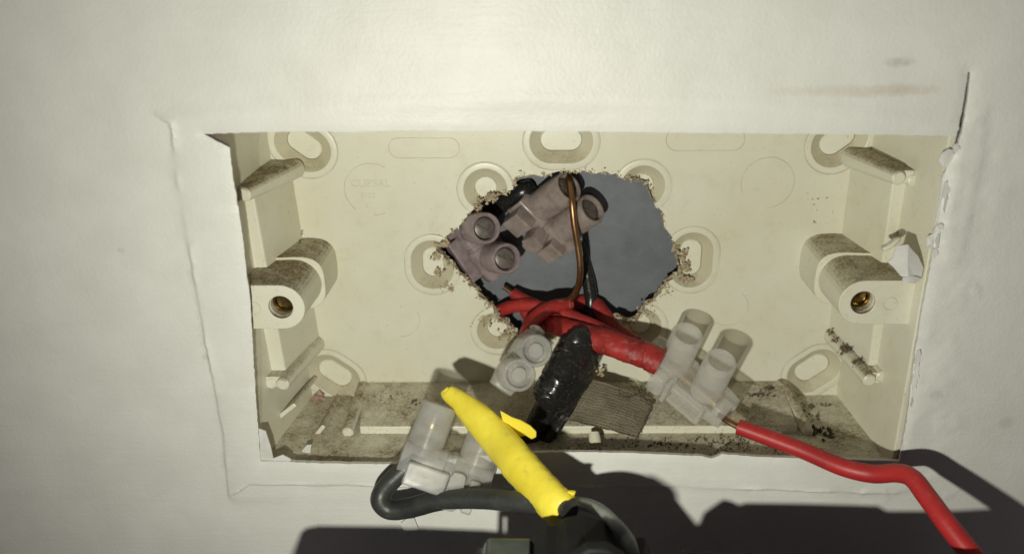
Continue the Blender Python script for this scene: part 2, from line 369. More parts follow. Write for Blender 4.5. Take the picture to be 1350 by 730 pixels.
# the cut edge: paper lip then gypsum core
hr = wall_height(np.array([p[0] for p in op_r]), np.array([p[1] for p in op_r]))
lipn = [0.0, .5, 1.1]
cen = np.array([3.0, -12.0])
rings = []
for k, d_ in enumerate(lipn):
    ring = []
    for (x, z), h in zip(op_r, hr):
        off = (np.array([x, z]) - cen); off = off / (abs(off).max()) * (-.0 if k == 0 else .10 * k)
        ring.append((x + off[0], -h + d_, z + off[1]))
    rings.append(ring)
mb = MB(); mb.loft(rings, False, False); mb.build('paper_edge', M['flake'], wall, smooth=50)
mb = MB(); ringb = []
for d_, o_ in ((1.1, .25), (1.9, 1.2), (6.0, 9.0)):
    ringb.append([(x + np.sign(x - cen[0]) * o_ * min(1, abs(x - cen[0]) / 60), -h * 0 + d_, z + np.sign(z - cen[1]) * o_ * min(1, abs(z - cen[1]) / 30)) for (x, z), h in zip(op_r, hr)])
mb.loft(ringb, False, False); mb.build('gypsum_core', M['core'], wall, smooth=50)
rag = [XZ(*p) for p in ((1262, 186), (1252, 214), (1246, 250), (1240, 290), (1232, 325), (1222, 375), (1214, 425), (1205, 500), (1195, 560), (1188, 600))]
rg = resample(rag, 1.3, False); 
for i in range(1, len(rg) - 1, 2):
    if vnoise(rg[i][0] * 3, rg[i][1] * 3, 9) < -.05: continue
    mb = MB(); k = 13; c0 = rg[i]; wv = random.uniform(.3, 1.0) * (1.5 if i < 8 else 1); hv = random.uniform(.8, 2.4)
    ringp = [(c0[0] + .5 - wv * .35 + wv * math.cos(2 * math.pi * q / k) * random.uniform(.5, 1.1), -.15 + random.uniform(-.25, .25), c0[1] + hv * math.sin(2 * math.pi * q / k) * random.uniform(.6, 1.1)) for q in range(k)]
    ringq = [(x, y + .3, z) for x, y, z in ringp]; mb.loft([ringp, ringq]); mb.build('torn_paper', M['flake'], wall, smooth=50)
# grey sheet seen through the broken floor of the box
mb = MB(); gxx = np.linspace(-85, 85, 60); gzz = np.linspace(-70, 45, 40)
vs = [(x, 38.2 + .4 * float(vnoise(x, z, 30)), z) for z in gzz for x in gxx]; n_ = len(gxx)
mb.add(vs, [(j * n_ + i, j * n_ + i + 1, (j + 1) * n_ + i + 1, (j + 1) * n_ + i) for j in range(len(gzz) - 1) for i in range(n_ - 1)])
mb.build('back_wall', M['grey'], None).data; tag(bpy.data.objects['back_wall'], 'grey sheet behind the broken box floor', None, None, 'structure')

# ================================================================== THE MOUNTING BOX
box = empty('mounting_box', (0, D, -14), 'ivory plastic mounting box sunk in the wall with a hole broken through its floor', 'mounting box')
PL, CL = M['plastic'], M['clean']
BX = 68.5; BZ0, BZ1 = -51.5, 25.0
hole_px = [(677, 247), (678, 233), (690, 231), (720, 231), (750, 229), (800, 228), (832, 235), (846, 240), (856, 251), (866, 266), (874, 284), (884, 308), (890, 328), (896, 346), (897, 357), (890, 364), (880, 378), (866, 393),
           (850, 408), (838, 420), (828, 424), (815, 419), (800, 426), (780, 432), (750, 440), (720, 446), (692, 443), (680, 436), (665, 424), (650, 409), (632, 389), (612, 369), (595, 349), (580, 333), (577, 325),
           (586, 318), (592, 311), (605, 297), (618, 284), (632, 271), (648, 261), (662, 256)]
hole = [XZ(p[0], p[1], D) for p in hole_px]
hole_r = resample(hole, .45, True, .05)
_hc = np.mean(np.array(hole_r), 0)
hole_r = [p + (p - _hc) / np.linalg.norm(p - _hc) * (.9 * float(vnoise(p[0], p[1], 1.5)) + .7 * float(vnoise(p[0] + 40, p[1], .7)) + .8 * float(vnoise(p[0], p[1] + 9, 3.3))) for p in hole_r]
def stadium(c, ang, hl, r, n=22):
    ca, sa = math.cos(ang), math.sin(ang); out = []
    for s in (1, -1):
        for k in range(n + 1):
            a = -math.pi / 2 + math.pi * k / n; u = s * (hl + r * math.cos(a)); v = s * r * math.sin(a)
            out.append((c[0] + u * ca - v * sa, c[1] + u * sa + v * ca))
    return out
R45 = math.radians(38)
cups = [((399, 193), -R45, 1.6), ((740, 187), 0, 2.1), ((1107, 187), R45, 1.6), ((640, 250), 0, 0.01), ((848, 246), 0, 0.01), ((570, 349), math.pi / 2, 1.2),
        ((912, 343), math.pi / 2, 2.0), ((656, 436), 0, 0.01), ((845, 431), 0, .01), ((440, 496), -R45, 1.9), ((1073, 489), R45, 1.9)]
outl = [(-BX, BZ0), (BX, BZ0), (BX, BZ1), (-BX, BZ1)]
chs = []
for (px, py), a, hl in cups:
    c = XZ(px, py, D); chs.append([c, a, hl])
gx, gz = np.meshgrid(np.arange(-BX + 1, BX, 1.6), np.arange(BZ0 + 1, BZ1, 1.6)); gx = gx.ravel(); gz = gz.ravel()
k_ = ~inside(hole, gx, gz) & (pdist(hole, gx, gz, True) > .5)
cutloops = []
for c, a, hl in chs:
    st = stadium(c, a, hl, 5.0); k_ &= ~inside(st, gx, gz) & (pdist(st, gx, gz, True) > .4)
    cutloops.append(st)
# cups that the break runs through are cut by dropping faces inside both outlines
fullcut = [s for s in cutloops if not (inside(hole_r, np.array([p[0] for p in s]), np.array([p[1] for p in s])).any())]
partcut = [s for s in cutloops if (inside(hole_r, np.array([p[0] for p in s]), np.array([p[1] for p in s])).any())]
gx = gx[k_]; gz = gz[k_]
extra = [p for s in partcut for p in resample(s, .5) if not inside(hole_r, np.array([p[0]]), np.array([p[1]]))[0] and pdist(hole_r, np.array([p[0]]), np.array([p[1]]), True)[0] > .15]
v, f = sheet(resample(outl, 3.0), [hole_r] + fullcut, list(np.stack([gx, gz], 1)) + extra)
c = v[f].mean(1); ok = np.ones(len(f), bool)
for s in partcut: ok &= ~inside(s, c[:, 0], c[:, 1])
f = f[ok]
rough_edge = lambda x, z: float(.22 * max(0, vnoise(x, z, .9)) * math.exp(-pdist(hole_r, np.array([x]), np.array([z]), True)[0] / .5))
mb = MB(); mb.add([(x, D + .12 * float(vnoise(x, z, 25)) - rough_edge(x, z), z) for x, z in v], [tuple(q) for q in f])
mb.build('back_panel', PL, box, smooth=50)
# broken edge of the floor, a ragged band of torn plastic two millimetres thick
rings = []
for d_, j_, o_ in ((0, 0, 0), (.5, .10, .05), (1.2, .16, -.1), (2.0, .14, -.25), (2.0, .05, 2.2)):
    ring = []
    cc = np.mean(np.array(hole_r), 0)
    for x, z in hole_r:
        q = np.array([x, z]) - cc; q /= np.linalg.norm(q); ring.append((x + q[0] * o_ + rng.normal() * j_, D + d_ + rng.normal() * j_ * .5, z + q[1] * o_ + rng.normal() * j_))
    rings.append(ring)
mb = MB(); mb.loft(rings, False, False); mb.build('broken_edge', M['crumb'], box, smooth=0)
# fixing knockouts: raised rim, sloping recess and thin floor
def clip(o):
    bm = bmesh.new(); bm.from_mesh(o.data); bm.faces.ensure_lookup_table()
    ctr = np.array([fc.calc_center_median()[:] for fc in bm.faces]) / S
    kill = inside(hole_r, ctr[:, 0], ctr[:, 2])
    if kill.any(): bmesh.ops.delete(bm, geom=[bm.faces[i] for i in np.nonzero(kill)[0]], context='FACES')
    bm.to_mesh(o.data); bm.free()
for c, a, hl in chs:
    mb = MB(); n = 22
    def ring(r, y, sh=0.0): return [(x, y, z) for x, z in stadium(c, a, hl, r, n)]
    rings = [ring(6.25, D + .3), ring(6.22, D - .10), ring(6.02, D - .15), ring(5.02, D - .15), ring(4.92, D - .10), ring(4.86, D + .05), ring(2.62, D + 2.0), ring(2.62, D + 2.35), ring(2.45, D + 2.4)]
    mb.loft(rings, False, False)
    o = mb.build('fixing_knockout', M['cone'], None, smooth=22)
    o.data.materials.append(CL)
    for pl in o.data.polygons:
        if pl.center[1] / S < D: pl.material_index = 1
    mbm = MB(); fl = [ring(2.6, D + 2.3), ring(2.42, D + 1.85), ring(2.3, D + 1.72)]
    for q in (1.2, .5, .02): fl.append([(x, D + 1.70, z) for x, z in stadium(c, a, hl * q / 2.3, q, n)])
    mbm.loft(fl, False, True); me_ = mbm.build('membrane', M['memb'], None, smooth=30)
    clip(o); clip(me_); o.data.transform(Matrix.Translation(-Vector(box.location))); o.parent = box
    o['base'] = tuple(np.array(box.location) / S)
    if len(me_.data.polygons): me_.data.transform(Matrix.Translation(-Vector(box.location))); me_.parent = o
    else: bpy.data.objects.remove(me_)
    # hairline of grime in the groove round it
    st = stadium(c, a, hl, 6.32, n); st2 = stadium(c, a, hl, 6.55, n)
    keepi = ~inside(hole_r, np.array([p[0] for p in st]), np.array([p[1] for p in st]))
    mb = MB()
    for i in range(len(st)):
        j = (i + 1) % len(st)
        if keepi[i] and keepi[j]: mb.add([(st[i][0], D - .09, st[i][1]), (st[j][0], D - .09, st[j][1]), (st2[j][0], D - .09, st2[j][1]), (st2[i][0], D - .09, st2[i][1])], [(0, 1, 2, 3)])
    mb.build('groove', M['line'], o if False else box, smooth=0)
# moulded outlines and lettering
def outline(name, st, wid=.22, pr=.12, gap=None):
    mb = MB(); n = len(st); cc = np.mean(np.array(st), 0)
    inn = [tuple(np.array(p) + (cc - np.array(p)) / np.linalg.norm(cc - np.array(p)) * wid) for p in st]
    for i in range(n):
        if gap and gap(i / n): continue
        j = (i + 1) % n
        a = [(st[i][0], D - pr, st[i][1]), (st[j][0], D - pr, st[j][1]), (inn[j][0], D - pr, inn[j][1]), (inn[i][0], D - pr, inn[i][1])]
        mb.hexa(a, [(p[0], D + .3, p[2]) for p in a])
    return mb.build(name, M['line'], box, smooth=0)
outline('moulded_slot', stadium(XZ(559, 195, D), 0, 5.6, 2.3), .14); outline('moulded_slot', stadium(XZ(930, 184, D), 0, 6.2, 2.5), .14)
outline('moulded_circle', stadium(XZ(1012, 241, D), 0, .01, 6.0), .14, .1, lambda t: t > .8)
outline('moulded_circle', stadium(XZ(490, 250, D), 0, .01, 6.2), .14, .1, lambda t: .05 < t < .38 or .86 < t)
outline('moulded_circle', stadium(XZ(960, 405, D), 0, .01, 4.8), .10, .08, lambda t: .35 < t < .8)
outline('moulded_circle', stadium(XZ(527, 420, D), 0, .01, 4.8), .10, .08, lambda t: t > .3)
def lettering(txt, px, py, size, y, mat, parent, ext=.10):
    cu = bpy.data.curves.new('lettering', 'FONT'); cu.body = txt; cu.size = size * S; cu.extrude = ext * S; cu.align_x = 'CENTER'; cu.align_y = 'CENTER'
    o = bpy.data.objects.new('lettering', cu); COL.objects.link(o); o.matrix_world = Matrix.Translation(Vector(P(px, py, y)) * S) @ Matrix.Rotation(math.pi / 2, 4, 'X')
    bpy.context.view_layer.update()
    me = bpy.data.meshes.new_from_object(o.evaluated_get(bpy.context.evaluated_depsgraph_get())); me.transform(o.matrix_world)
    bpy.data.objects.remove(o); q = bpy.data.objects.new('moulded_lettering', me); COL.objects.link(q); me.materials.clear(); me.materials.append(mat)
    me.transform(Matrix.Translation(-Vector(parent.location))); q.parent = parent; return q
lettering('CLIPSAL', 488, 242, 2.5, D - .02, M['faint'], box); lettering('E102', 485, 258, 1.7, D - .02, M['faint'], box); lettering('62', 486, 271, 1.9, D - .02, M['faint'], box)

# side walls (outer shell)
def wallq(name, a0, a1, b0, b1, n=24, mat=PL):
    """inner surface from front edge a0-a1 to back edge b0-b1, thick outwards"""
    a0, a1, b0, b1 = map(np.array, (a0, a1, b0, b1)); nn = np.cross(a1 - a0, b0 - a0).astype(float); nn /= np.linalg.norm(nn)
    if np.dot(nn, np.array([0, 15, -14]) - a0) > 0: nn = -nn
    t = nn * 1.6; mb = MB(); mb.hexa([a0, a1, b1, b0], [a0 + t, a1 + t, b1 + t, b0 + t]); return mb.build(name, mat, box, smooth=0, bevel=.25)
RX, RZ0, RZ1 = 69.6, -50.6, 25.5
YR = 2.6
D2 = D + .6
wallq('side_wall', (-68.4, YR, RZ0 - 2), (-68.9, YR, RZ1 + 3), (-62.8, D2, RZ0 - 2), (-66.9, D2, RZ1 + 3))
wallq('side_wall', (70.8, YR - 1, RZ0 - 2), (70.8, YR - 1, RZ1 + 3), (66.6, D2, RZ0 - 2), (66.6, D2, RZ1 + 3))
wallq('side_wall', (-71.2, YR, RZ0), (72.6, YR, RZ0), (-71.2, D2, -49.6), (72.6, D2, -49.6))
wallq('side_wall', (-71.2, YR, RZ1 + 1), (72.6, YR, RZ1 + 1), (-71.2, D2, 22.9), (72.6, D2, 22.9))
# raised inner panels of the sides
YL = 14.0
def panel(name, f4, b4): 
    mb = MB(); mb.hexa([P(*p, YL) for p in f4], [P(*p, D) for p in b4]); return mb
def side_panel(sgn, fpx, bpx):
    """fpx, bpx: (px,py) of the inner edge at ledge depth and at the floor, top and bottom"""
    ft, fb = P(*fpx[0], YL), P(*fpx[1], YL); bt, bb = P(*bpx[0], D + .5), P(*bpx[1], D + .5)
    xo = sgn * 69.5; mb = MB()
    mb.hexa([ft, fb, (xo, YL, fb[2]), (xo, YL, ft[2])], [bt, bb, (xo, D + .5, bb[2]), (xo, D + .5, bt[2])])
    return mb.build('inner_panel', PL, box, smooth=0, bevel=.35)
side_panel(-1, ((334, 256), (380, 508)), ((385, 222), (424, 455)))
side_panel(1, ((1177, 238), (1143, 500)), ((1122, 205), (1089, 448)))
a0, a1 = P(474, 562, YL), P(1052, 561, YL); b0, b1 = P(479, 503, D), P(1030, 501, D)
mb = MB(); mb.hexa([a0, a1, (a1[0], YL, -52), (a0[0], YL, -52)], [b0, b1, (b1[0], D + .5, -51), (b0[0], D + .5, -51)]); mb.build('inner_panel', PL, box, smooth=0, bevel=.35)
mb = MB(); mb.hexa([(-48, YL, 26), (48, YL, 26), (48, YL, 23.2), (-48, YL, 23.2)], [(-48, D, 26), (48, D, 26), (48, D, 20), (-48, D, 20)]); mb.build('inner_panel', PL, box, smooth=0, bevel=.35)
# corner ribs that end in a round peg
def rib(f, b, r0, r1, second=None, yf=10.0):
    shelf = yf == 10.0
    a = P(*f, yf); c_ = P(*b, D + .3); mb = MB(); d = (c_ - a); L = np.linalg.norm(d); d /= L
    mb.lathe([(r0 - .35, 0), (r0, .35), (r0, .4), (r1, L)], a, d, 20); o = mb.build('rib', M['dirty'], box, smooth=40)
    if shelf:
        xw = math.copysign(69.4, a[0]); h0, h1 = r0 * .92, r1 * .92; mb = MB()
        p0 = a + d * 1.2; sx = math.copysign(.4, a[0])
        mb.hexa([(p0[0] - sx, p0[1], p0[2] + h0), (xw, p0[1], p0[2] + h0), (xw, p0[1], p0[2] - h0), (p0[0] - sx, p0[1], p0[2] - h0)], [(c_[0] - sx, c_[1], c_[2] + h1), (xw, c_[1], c_[2] + h1), (xw, c_[1], c_[2] - h1), (c_[0] - sx, c_[1], c_[2] - h1)])
        mb.build('rib_shelf', M['dirty'], box, smooth=0, bevel=.3)
    if second:
        a2 = P(*second, yf + .8); mb = MB(); mb.lathe([(r0 - .5, 0), (r0 - .15, .3), (r0 - .15, 3)], a2, d, 16); mb.build('peg', CL, box, smooth=40)
    return o
rib((321, 257), (390, 222), 1.5, 2.2, (309, 259)); rib((1186, 235), (1121, 208), 1.5, 2.2, (1206, 238))
rib((372, 507), (416, 452), 1.5, 2.3, (356, 506)); rib((1147, 502), (1097, 441), 1.5, 2.2, (1163, 497))
rib((458, 571), (480, 508), 1.35, 1.6, (461, 583), 13.0); rib((1066, 572), (1030, 506), 1.35, 1.9, None, 13.0)
def blade(f0, f1, b0, b1, th, yf=14.0):
    a, b_ = P(*f0, yf), P(*f1, yf); c_, d_ = P(*b0, D + .3), P(*b1, D + .3); t = np.cross(b_ - a, c_ - a); t = t / np.linalg.norm(t) * th
    mb = MB(); mb.hexa([a - t, b_ - t, b_ + t, a + t], [c_ - t, d_ - t, d_ + t, c_ + t]); mb.build('rib', M['dirty'], box, smooth=0, bevel=.3)
blade((365, 552), (389, 533), (402, 510), (417, 496), .55); blade((409, 583), (427, 561), (432, 538), (447, 520), .55)
# the two screw bosses
def boss(px, py, sgn, dust):
    o3 = P(px, py, 4.5); cx, cz = o3[0], o3[2]; top = empty  # centre of the screw hole
    def prof(r, h, xo, n=18, oz=0, e=1.0):
        pts = []
        for k in range(n + 1):
            a = math.pi / 2 + math.pi * k / n
            pts.append((cx - sgn * (-r * math.cos(a)) , cz + oz + r * math.sin(a)))
        pts = [(cx + sgn * r * math.copysign(abs(math.cos(a_)) ** e, math.cos(a_)), cz + oz + r * math.copysign(abs(math.sin(a_)) ** e, math.sin(a_))) for a_ in [math.pi / 2 + math.pi * k / n for k in range(n + 1)]]
        pts += [(xo, cz + oz - h), (xo, cz + oz + h)]
        return pts
    xo = sgn * 71.3 if sgn > 0 else -69.4
    mb = MB(); R0 = 5.0
    # front section with screw hole
    outerp = prof(R0, R0, xo)
    hol = [(cx + 2.55 * math.cos(2 * math.pi * k / 28), cz + 2.55 * math.sin(2 * math.pi * k / 28)) for k in range(28)]
    v, f = sheet(outerp, [hol], []); mb.add([(x, 4.5, z) for x, z in v], [tuple(q) for q in f])
    sec = prof(R0 + .55, R0 + .3, xo)
    mb.loft([[(x, 4.5, z) for x, z in outerp], [(x, 18.0, z - .5) for x, z in sec]], False, False)
    mb.loft([[(x, 4.5, z) for x, z in hol], [(x, 5.4, z) for x, z in hol], [(cx + (x - cx) * .92, 5.6, cz + (z - cz) * .92) for x, z in hol], [(cx + (x - cx) * .92, 17, cz + (z - cz) * .92) for x, z in hol]], False, True)
    big = prof(R0 + 1.3, R0 + .9, xo, e=.66); big2 = prof(R0 + 1.6, R0 + 1.2, xo, e=.66)
    mb.loft([[(x, 18.0, z - .5) for x, z in sec], [(x, 18.0, z - .6) for x, z in big], [(x, D + .3, z - 1.1) for x, z in big2]], False, False)
    b_ = mb.build('screw_boss', M['dirty'], box, smooth=38, bevel=.28)
    mb = MB(); mb.lathe([(2.34, 8.0), (2.34, 7.2), (1.95, 7.2)] + [(1.95 - .22 * (k % 2), 7.6 + .35 * k) for k in range(22)] + [(1.6, 15.8), (.05, 15.8)], (cx, 0, cz), (0, 1, 0), 28)
    i_ = mb.build('threaded_insert', M['dbrass'], b_, smooth=30)
    mb = MB(); st = [(cx + sgn * 5.6 + 1.5 * math.cos(2 * math.pi * k / 24), cz - .2 + 1.5 * math.sin(2 * math.pi * k / 24)) for k in range(24)]
    for k in range(24):
        j = (k + 1) % 24; q = [(st[k][0], 4.42, st[k][1]), (st[j][0], 4.42, st[j][1])]; cc = (cx + sgn * 5.6, cz - .2)
        inn = [(cc[0] + (p[0] - cc[0]) * .92, 4.42, cc[1] + (p[2] - cc[1]) * .92) for p in q]
        mb.add([q[0], q[1], inn[1], inn[0]], [(0, 1, 2, 3)])
    mb.build('ejector_ring', M['line'], b_, smooth=0)
    return b_
boss(370, 405, -1, 1); boss(1138, 399, 1, 1)

# ================================================================== TERMINAL CONNECTORS
def unit(a): a = np.array(a, float); return a / np.linalg.norm(a)
def connector(label, a, b, peg, mat, width=7.4, height=8.0, tower_r=3.35, tower_h=8.0, spacing=None, web=None, solid=False, group='strip connectors joining the wires', mat2=None, screws=True, deep=None, scr='brass'):
    """a, b: ends of the body along the wire; peg: direction the screw towers point"""
    a, b = np.array(a), np.array(b); X = unit(b - a); L = np.linalg.norm(b - a); Z = np.array(peg, float); Z = unit(Z - X * np.dot(Z, X)); Y = np.cross(Z, X); o0 = (a + b) / 2
    W = lambda x, y, z: o0 + X * x + Y * y + Z * z
    t = empty('terminal_connector', o0, label, 'connector', group)
    sp = spacing or L * .235
    def sec(x, sy, sz, oz=0, ex=4.0, n=28):
        out = []
        for k in range(n):
            an = 2 * math.pi * k / n; ca, sa = math.cos(an), math.sin(an)
            out.append(W(x, sy * math.copysign(abs(ca) ** (2 / ex), ca), oz + sz * math.copysign(abs(sa) ** (2 / ex), sa)))
        return out
    w2, h2 = width / 2, height / 2
    mb = MB()
    mb.loft([sec(-L / 2 + 4.5, .8, .8), sec(-L / 2 + 4.2, w2 * .5, h2 * .5, 0, 2.2), sec(-L / 2 + .2, w2 * .58, h2 * .58, 0, 2.4), sec(-L / 2, w2 * .72, h2 * .72), sec(-L / 2 + .15, w2 * .84, h2 * .86), sec(-L / 2 + 1.2, w2 * .9, h2 * .9), sec(-L * .30, w2, h2),
             sec(-.7, w2, h2), sec(-.5, w2 * .93, h2 * .93), sec(.5, w2 * .93, h2 * .93), sec(.7, w2, h2), sec(L * .30, w2, h2), sec(L / 2 - 1.2, w2 * .9, h2 * .9), sec(L / 2 - .15, w2 * .84, h2 * .86), sec(L / 2, w2 * .72, h2 * .72), sec(L / 2 - .2, w2 * .58, h2 * .58, 0, 2.4), sec(L / 2 - 4.2, w2 * .5, h2 * .5, 0, 2.2), sec(L / 2 - 4.5, .8, .8)])
    mb.build('body', mat, t, smooth=45)
    for s in (-1, 1):
        mb = MB(); R_ = tower_r; fl = tower_h - 1.2 if solid else (tower_h - deep if deep else 1.5)
        prof = [(R_ * 1.04, h2 * .35), (R_ * 1.02, h2 + 1), (R_, h2 + tower_h - .5), (R_ - .25, h2 + tower_h), (R_ - .7, h2 + tower_h), (R_ - .9, h2 + tower_h - .4)]
        prof += [(R_ - .95, h2 + fl), (.1, h2 + fl - .1)]
        mb.lathe(prof, W(s * sp, 0, 0), Z, 28); tw = mb.build('screw_tower', mat2 or mat, t, smooth=45)
        if screws:
            z0 = h2 + fl - .1; mb = MB(); rr = R_ - 1.25 if not solid else R_ * .45
            mb.lathe([(rr, z0), (rr, z0 + .9), (rr * .9, z0 + 1.05), (.3, z0 + 1.05)], W(s * sp, 0, 0), Z, 20)
            sc_ = mb.build('terminal_screw', M[scr] if not solid else mat, tw, smooth=40)
            if solid: continue
            mb = MB(); mm = np.stack([unit(X + .5 * Y), np.cross(Z, unit(X + .5 * Y)), Z], 1); mb.box(W(s * sp, 0, z0 + 1.02), (rr * 1.7, .45, .12), mm); mb.build('slot', M['dark'], sc_ if False else tw, smooth=0)
    if mat is M['poly']:
        mb = MB(); mb.lathe([(1.2, -L * .36), (2.3, -L * .36), (2.3, L * .36), (1.2, L * .36)], o0, X, 20); mb.build('brass_insert', M['brass'], t, smooth=40)
    if web:
        for (x, y, z, sx, sy, sz, rough) in web:
            mb = MB(); n = 9
            mm = np.stack([X, Y, Z], 1)
            if rough:
                ring0 = []; ring1 = []
                for k in range(22):
                    an = 2 * math.pi * k / 22; ca, sa = math.cos(an), math.sin(an); q = (x + sx / 2 * math.copysign(abs(ca) ** .5, ca) + rng.normal() * .14, z + sz / 2 * math.copysign(abs(sa) ** .5, sa) + rng.normal() * .14)
                    ring0.append(W(q[0], y - sy / 2, q[1])); ring1.append(W(q[0] + rng.normal() * .1, y + sy / 2 + rng.normal() * .25, q[1] + rng.normal() * .1))
                mb.loft([ring0, ring1]); mb.build('cut_web', mat, t, smooth=30)
            else:
                mb.box(W(x, y, z), (sx, sy, sz), mm); mb.build('side_rail', mat, t, smooth=0, bevel=.35)
    return t
def by_tips(label, t1, t2, peg, mat, L, **kw):
    t1, t2 = P(*t1), P(*t2); X = unit(t2 - t1); Z = np.array(peg, float); Z = unit(Z - X * np.dot(Z, X)); h = kw.get('height', 8) / 2 + kw.get('tower_h', 8)
    c_ = (t1 + t2) / 2 - Z * h
    return connector(label, c_ - X * L / 2, c_ + X * L / 2, peg, mat, spacing=np.linalg.norm(t2 - t1) / 2, **kw)
by_tips('clear strip connector between the thick red sleeve and the single red wire', (907, 440, 15), (951, 475, 9.5), (.20, -.42, .88), M['poly'], 24.0, width=8.4, height=7.4, tower_r=3.6, tower_h=9.0,
        web=[(-4.6, -4.9, -.6, 3.8, 3.4, 6.2, True), (-1.9, -4.9, -1.0, 1.1, 3.4, 7.0, False), (3.4, -4.7, .9, 9.0, 1.6, 1.2, False), (3.4, -4.7, -2.9, 9.0, 2.6, 1.4, False), (7.4, -4.7, -1.0, 1.0, 2.4, 4.6, False)])
by_tips('grimy lilac connector with two open screw towers at the left side of the broken hole', (641, 301, 25.5), (668, 341, 25), (.30, -.78, .36), M['polyp'], 18.5, width=9.0, height=7.2, tower_r=3.6, tower_h=8.0, deep=2.2, scr='dim',
        web=[(1.5, -5.4, -1.5, 11, 3.0, 4, False), (-6.5, -5.6, -1.0, 3.5, 3.6, 5.5, False)])
by_tips('yellowed connector lying slantwise behind the bare copper wire in the broken hole', (750, 246, 29.5), (781, 275, 29.5), (.62, -.50, .60), M['polyy'], 17.5, width=8.6, height=7.6, tower_r=3.7, tower_h=9.5, deep=1.8, scr='dim',
        web=[(-5.4, -4.9, -.3, 5.0, 4.6, 5.6, False), (.1, -6.0, -.3, 4.0, 4.4, 5.0, True), (5.0, -4.8, -.5, 4.2, 3.8, 5.6, False)])
by_tips('grey connector seen end on with its two capped screws beside the black tape', (707, 462, 3), (685, 494, 0), (.42, -.50, .70), M['polyg'], 14.5, width=6.6, height=6.0, tower_r=3.5, tower_h=9.0, solid=True)
by_tips('cloudy grey connector with one tower showing beside the yellow tape', (580, 533, 2.5), (646, 556, 2.0), (-.03, .46, .88), M['polyg'], 20.0, width=9, height=8.5, tower_r=3.9, tower_h=8.5, deep=5.0,
        web=[(-3.6, -5.0, -2.3, 9.0, 3.0, 4.8, False), (2.8, -4.9, -3.0, 3.6, 3.4, 8.0, True), (6.6, -4.6, -3.0, 2.2, 2.8, 7.0, False)])

# ================================================================== WIRES AND TAPE
def wire(name, label, cat, rows, mat, n=14, per=8, jit=0.0, group=None, sq=(1, 1), wrap=0.0, period=7.0):
    p, r = pix_path(rows, per); mb = MB(); mb.tube(p, r, n, sq, jit, True, wrap, period); o = mb.build(name, mat, None, smooth=32 if wrap else 50)
    group = group or {'red_wire': 'red wires joined in the box', 'dark_strand': 'black strands seen in the hole'}.get(name)
    return tag(o, label, cat, group)
# single red wire to the right, with a bare copper end
o = wire('red_wire', 'single red insulated wire running from the clear connector to the bottom right corner', 'wire',
         [(973, 562, 6, 1.75), (1012, 576, 3, 1.8), (1060, 594, -1, 1.85), (1110, 615, -6, 1.9), (1150, 624, -9, 1.95), (1183, 623, -12, 1.95), (1203, 630, -15, 1.95), (1222, 654, -19, 2.0), (1250, 692, -25, 2.05), (1292, 745, -32, 2.1), (1330, 800, -38, 2.1)], M['red'])
mb = MB(); p, r = pix_path([(948, 546, 9, .75), (962, 556, 7, .75), (978, 564, 5.8, .75)]); mb.tube(p, r, 10); mb.build('bare_end', M['copper'], o)
# thick red sleeve into the clear connector and the knot it comes from
wire('red_sleeve', 'thick dusty red taped sleeve leading from the knot into the clear connector', 'wire',
     [(700, 430, 26, 1.7), (722, 428, 25, 2.2), (745, 433, 23, 2.7), (780, 445, 20, 3.1), (815, 456, 17, 3.3), (842, 465, 15, 3.4), (858, 471, 14, 3.5), (870, 477, 13.4, 3.5)], M['redd'], 30, 14, .04, sq=(1, .88), wrap=.06, period=26)
wire('red_wire', 'dusty red wire lying along the top of the thick red sleeve', 'wire',
     [(690, 412, 33, 1.6), (712, 407, 31, 1.5), (738, 411, 28, 1.55), (770, 424, 25, 1.55), (805, 440, 22, 1.5), (835, 455, 19, 1.2)], M['redd'], 20, 9, .05)
wire('red_wire', 'dusty red wire under the sleeve curving up into the broken hole behind the shadow strand', 'wire',
     [(840, 452, 25, 1.6), (812, 436, 29, 1.9), (796, 415, 33, 2.0), (784, 402, 35, 2.0), (768, 398, 36.5, 1.8), (752, 402, 37.5, 1.2)], M['redd'], 20, 9, .045)
wire('red_wire', 'dusty red wire entering the knot from under the left edge of the hole', 'wire',
     [(636, 424, 36.5, 1.5), (656, 411, 34, 1.55), (678, 403, 31.5, 1.55), (700, 402, 29.5, 1.55), (722, 408, 28, 1.55), (742, 420, 27, 1.4)], M['redd'], 20, 9, .045)
o = wire('red_wire', 'short red wire with a bare tip leaving the lilac connector in the hole', 'wire',
     [(676, 386, 34, 1.35), (686, 393, 33, 1.5), (704, 402, 31, 1.6), (722, 413, 29, 1.6)], M['redd'], 20, 9, .045)
mb = MB(); p, r = pix_path([(664, 378, 35.0, .6), (678, 388, 33.8, .6)]); mb.tube(p, r, 10); mb.build('bare_end', M['copper'], o)
wire('red_wire', 'red wire bent down from the knot into the grey capped connector', 'wire',
     [(752, 400, 29, 1.5), (734, 403, 27, 1.6), (716, 411, 25, 1.7), (702, 424, 22, 1.75), (695, 440, 18, 1.75), (698, 456, 13, 1.7)], M['redd'], 20, 9, .045)
wire('paper_scrap', 'tiny white scrap caught under the red knot above the grey connector', 'scrap',
     [(699, 431, 18.5, .4), (704, 433, 17.6, 1.0), (711, 437, 17.4, 1.0), (717, 439, 17.8, .4)], M['flake'], 8, 3, .08)
wire('copper_wire', 'bare copper wire hanging in a long curve across the broken hole', 'wire',
     [(741, 212, 36, .78), (748, 226, 33.5, .78), (751, 243, 30, .78), (754, 266, 27, .78), (757, 295, 26, .78), (762, 325, 26, .78), (765, 352, 26, .78), (763, 375, 27, .78), (756, 390, 28, .78), (745, 399, 29, .78), (732, 405, 30, .78)], M['copper'], 12)
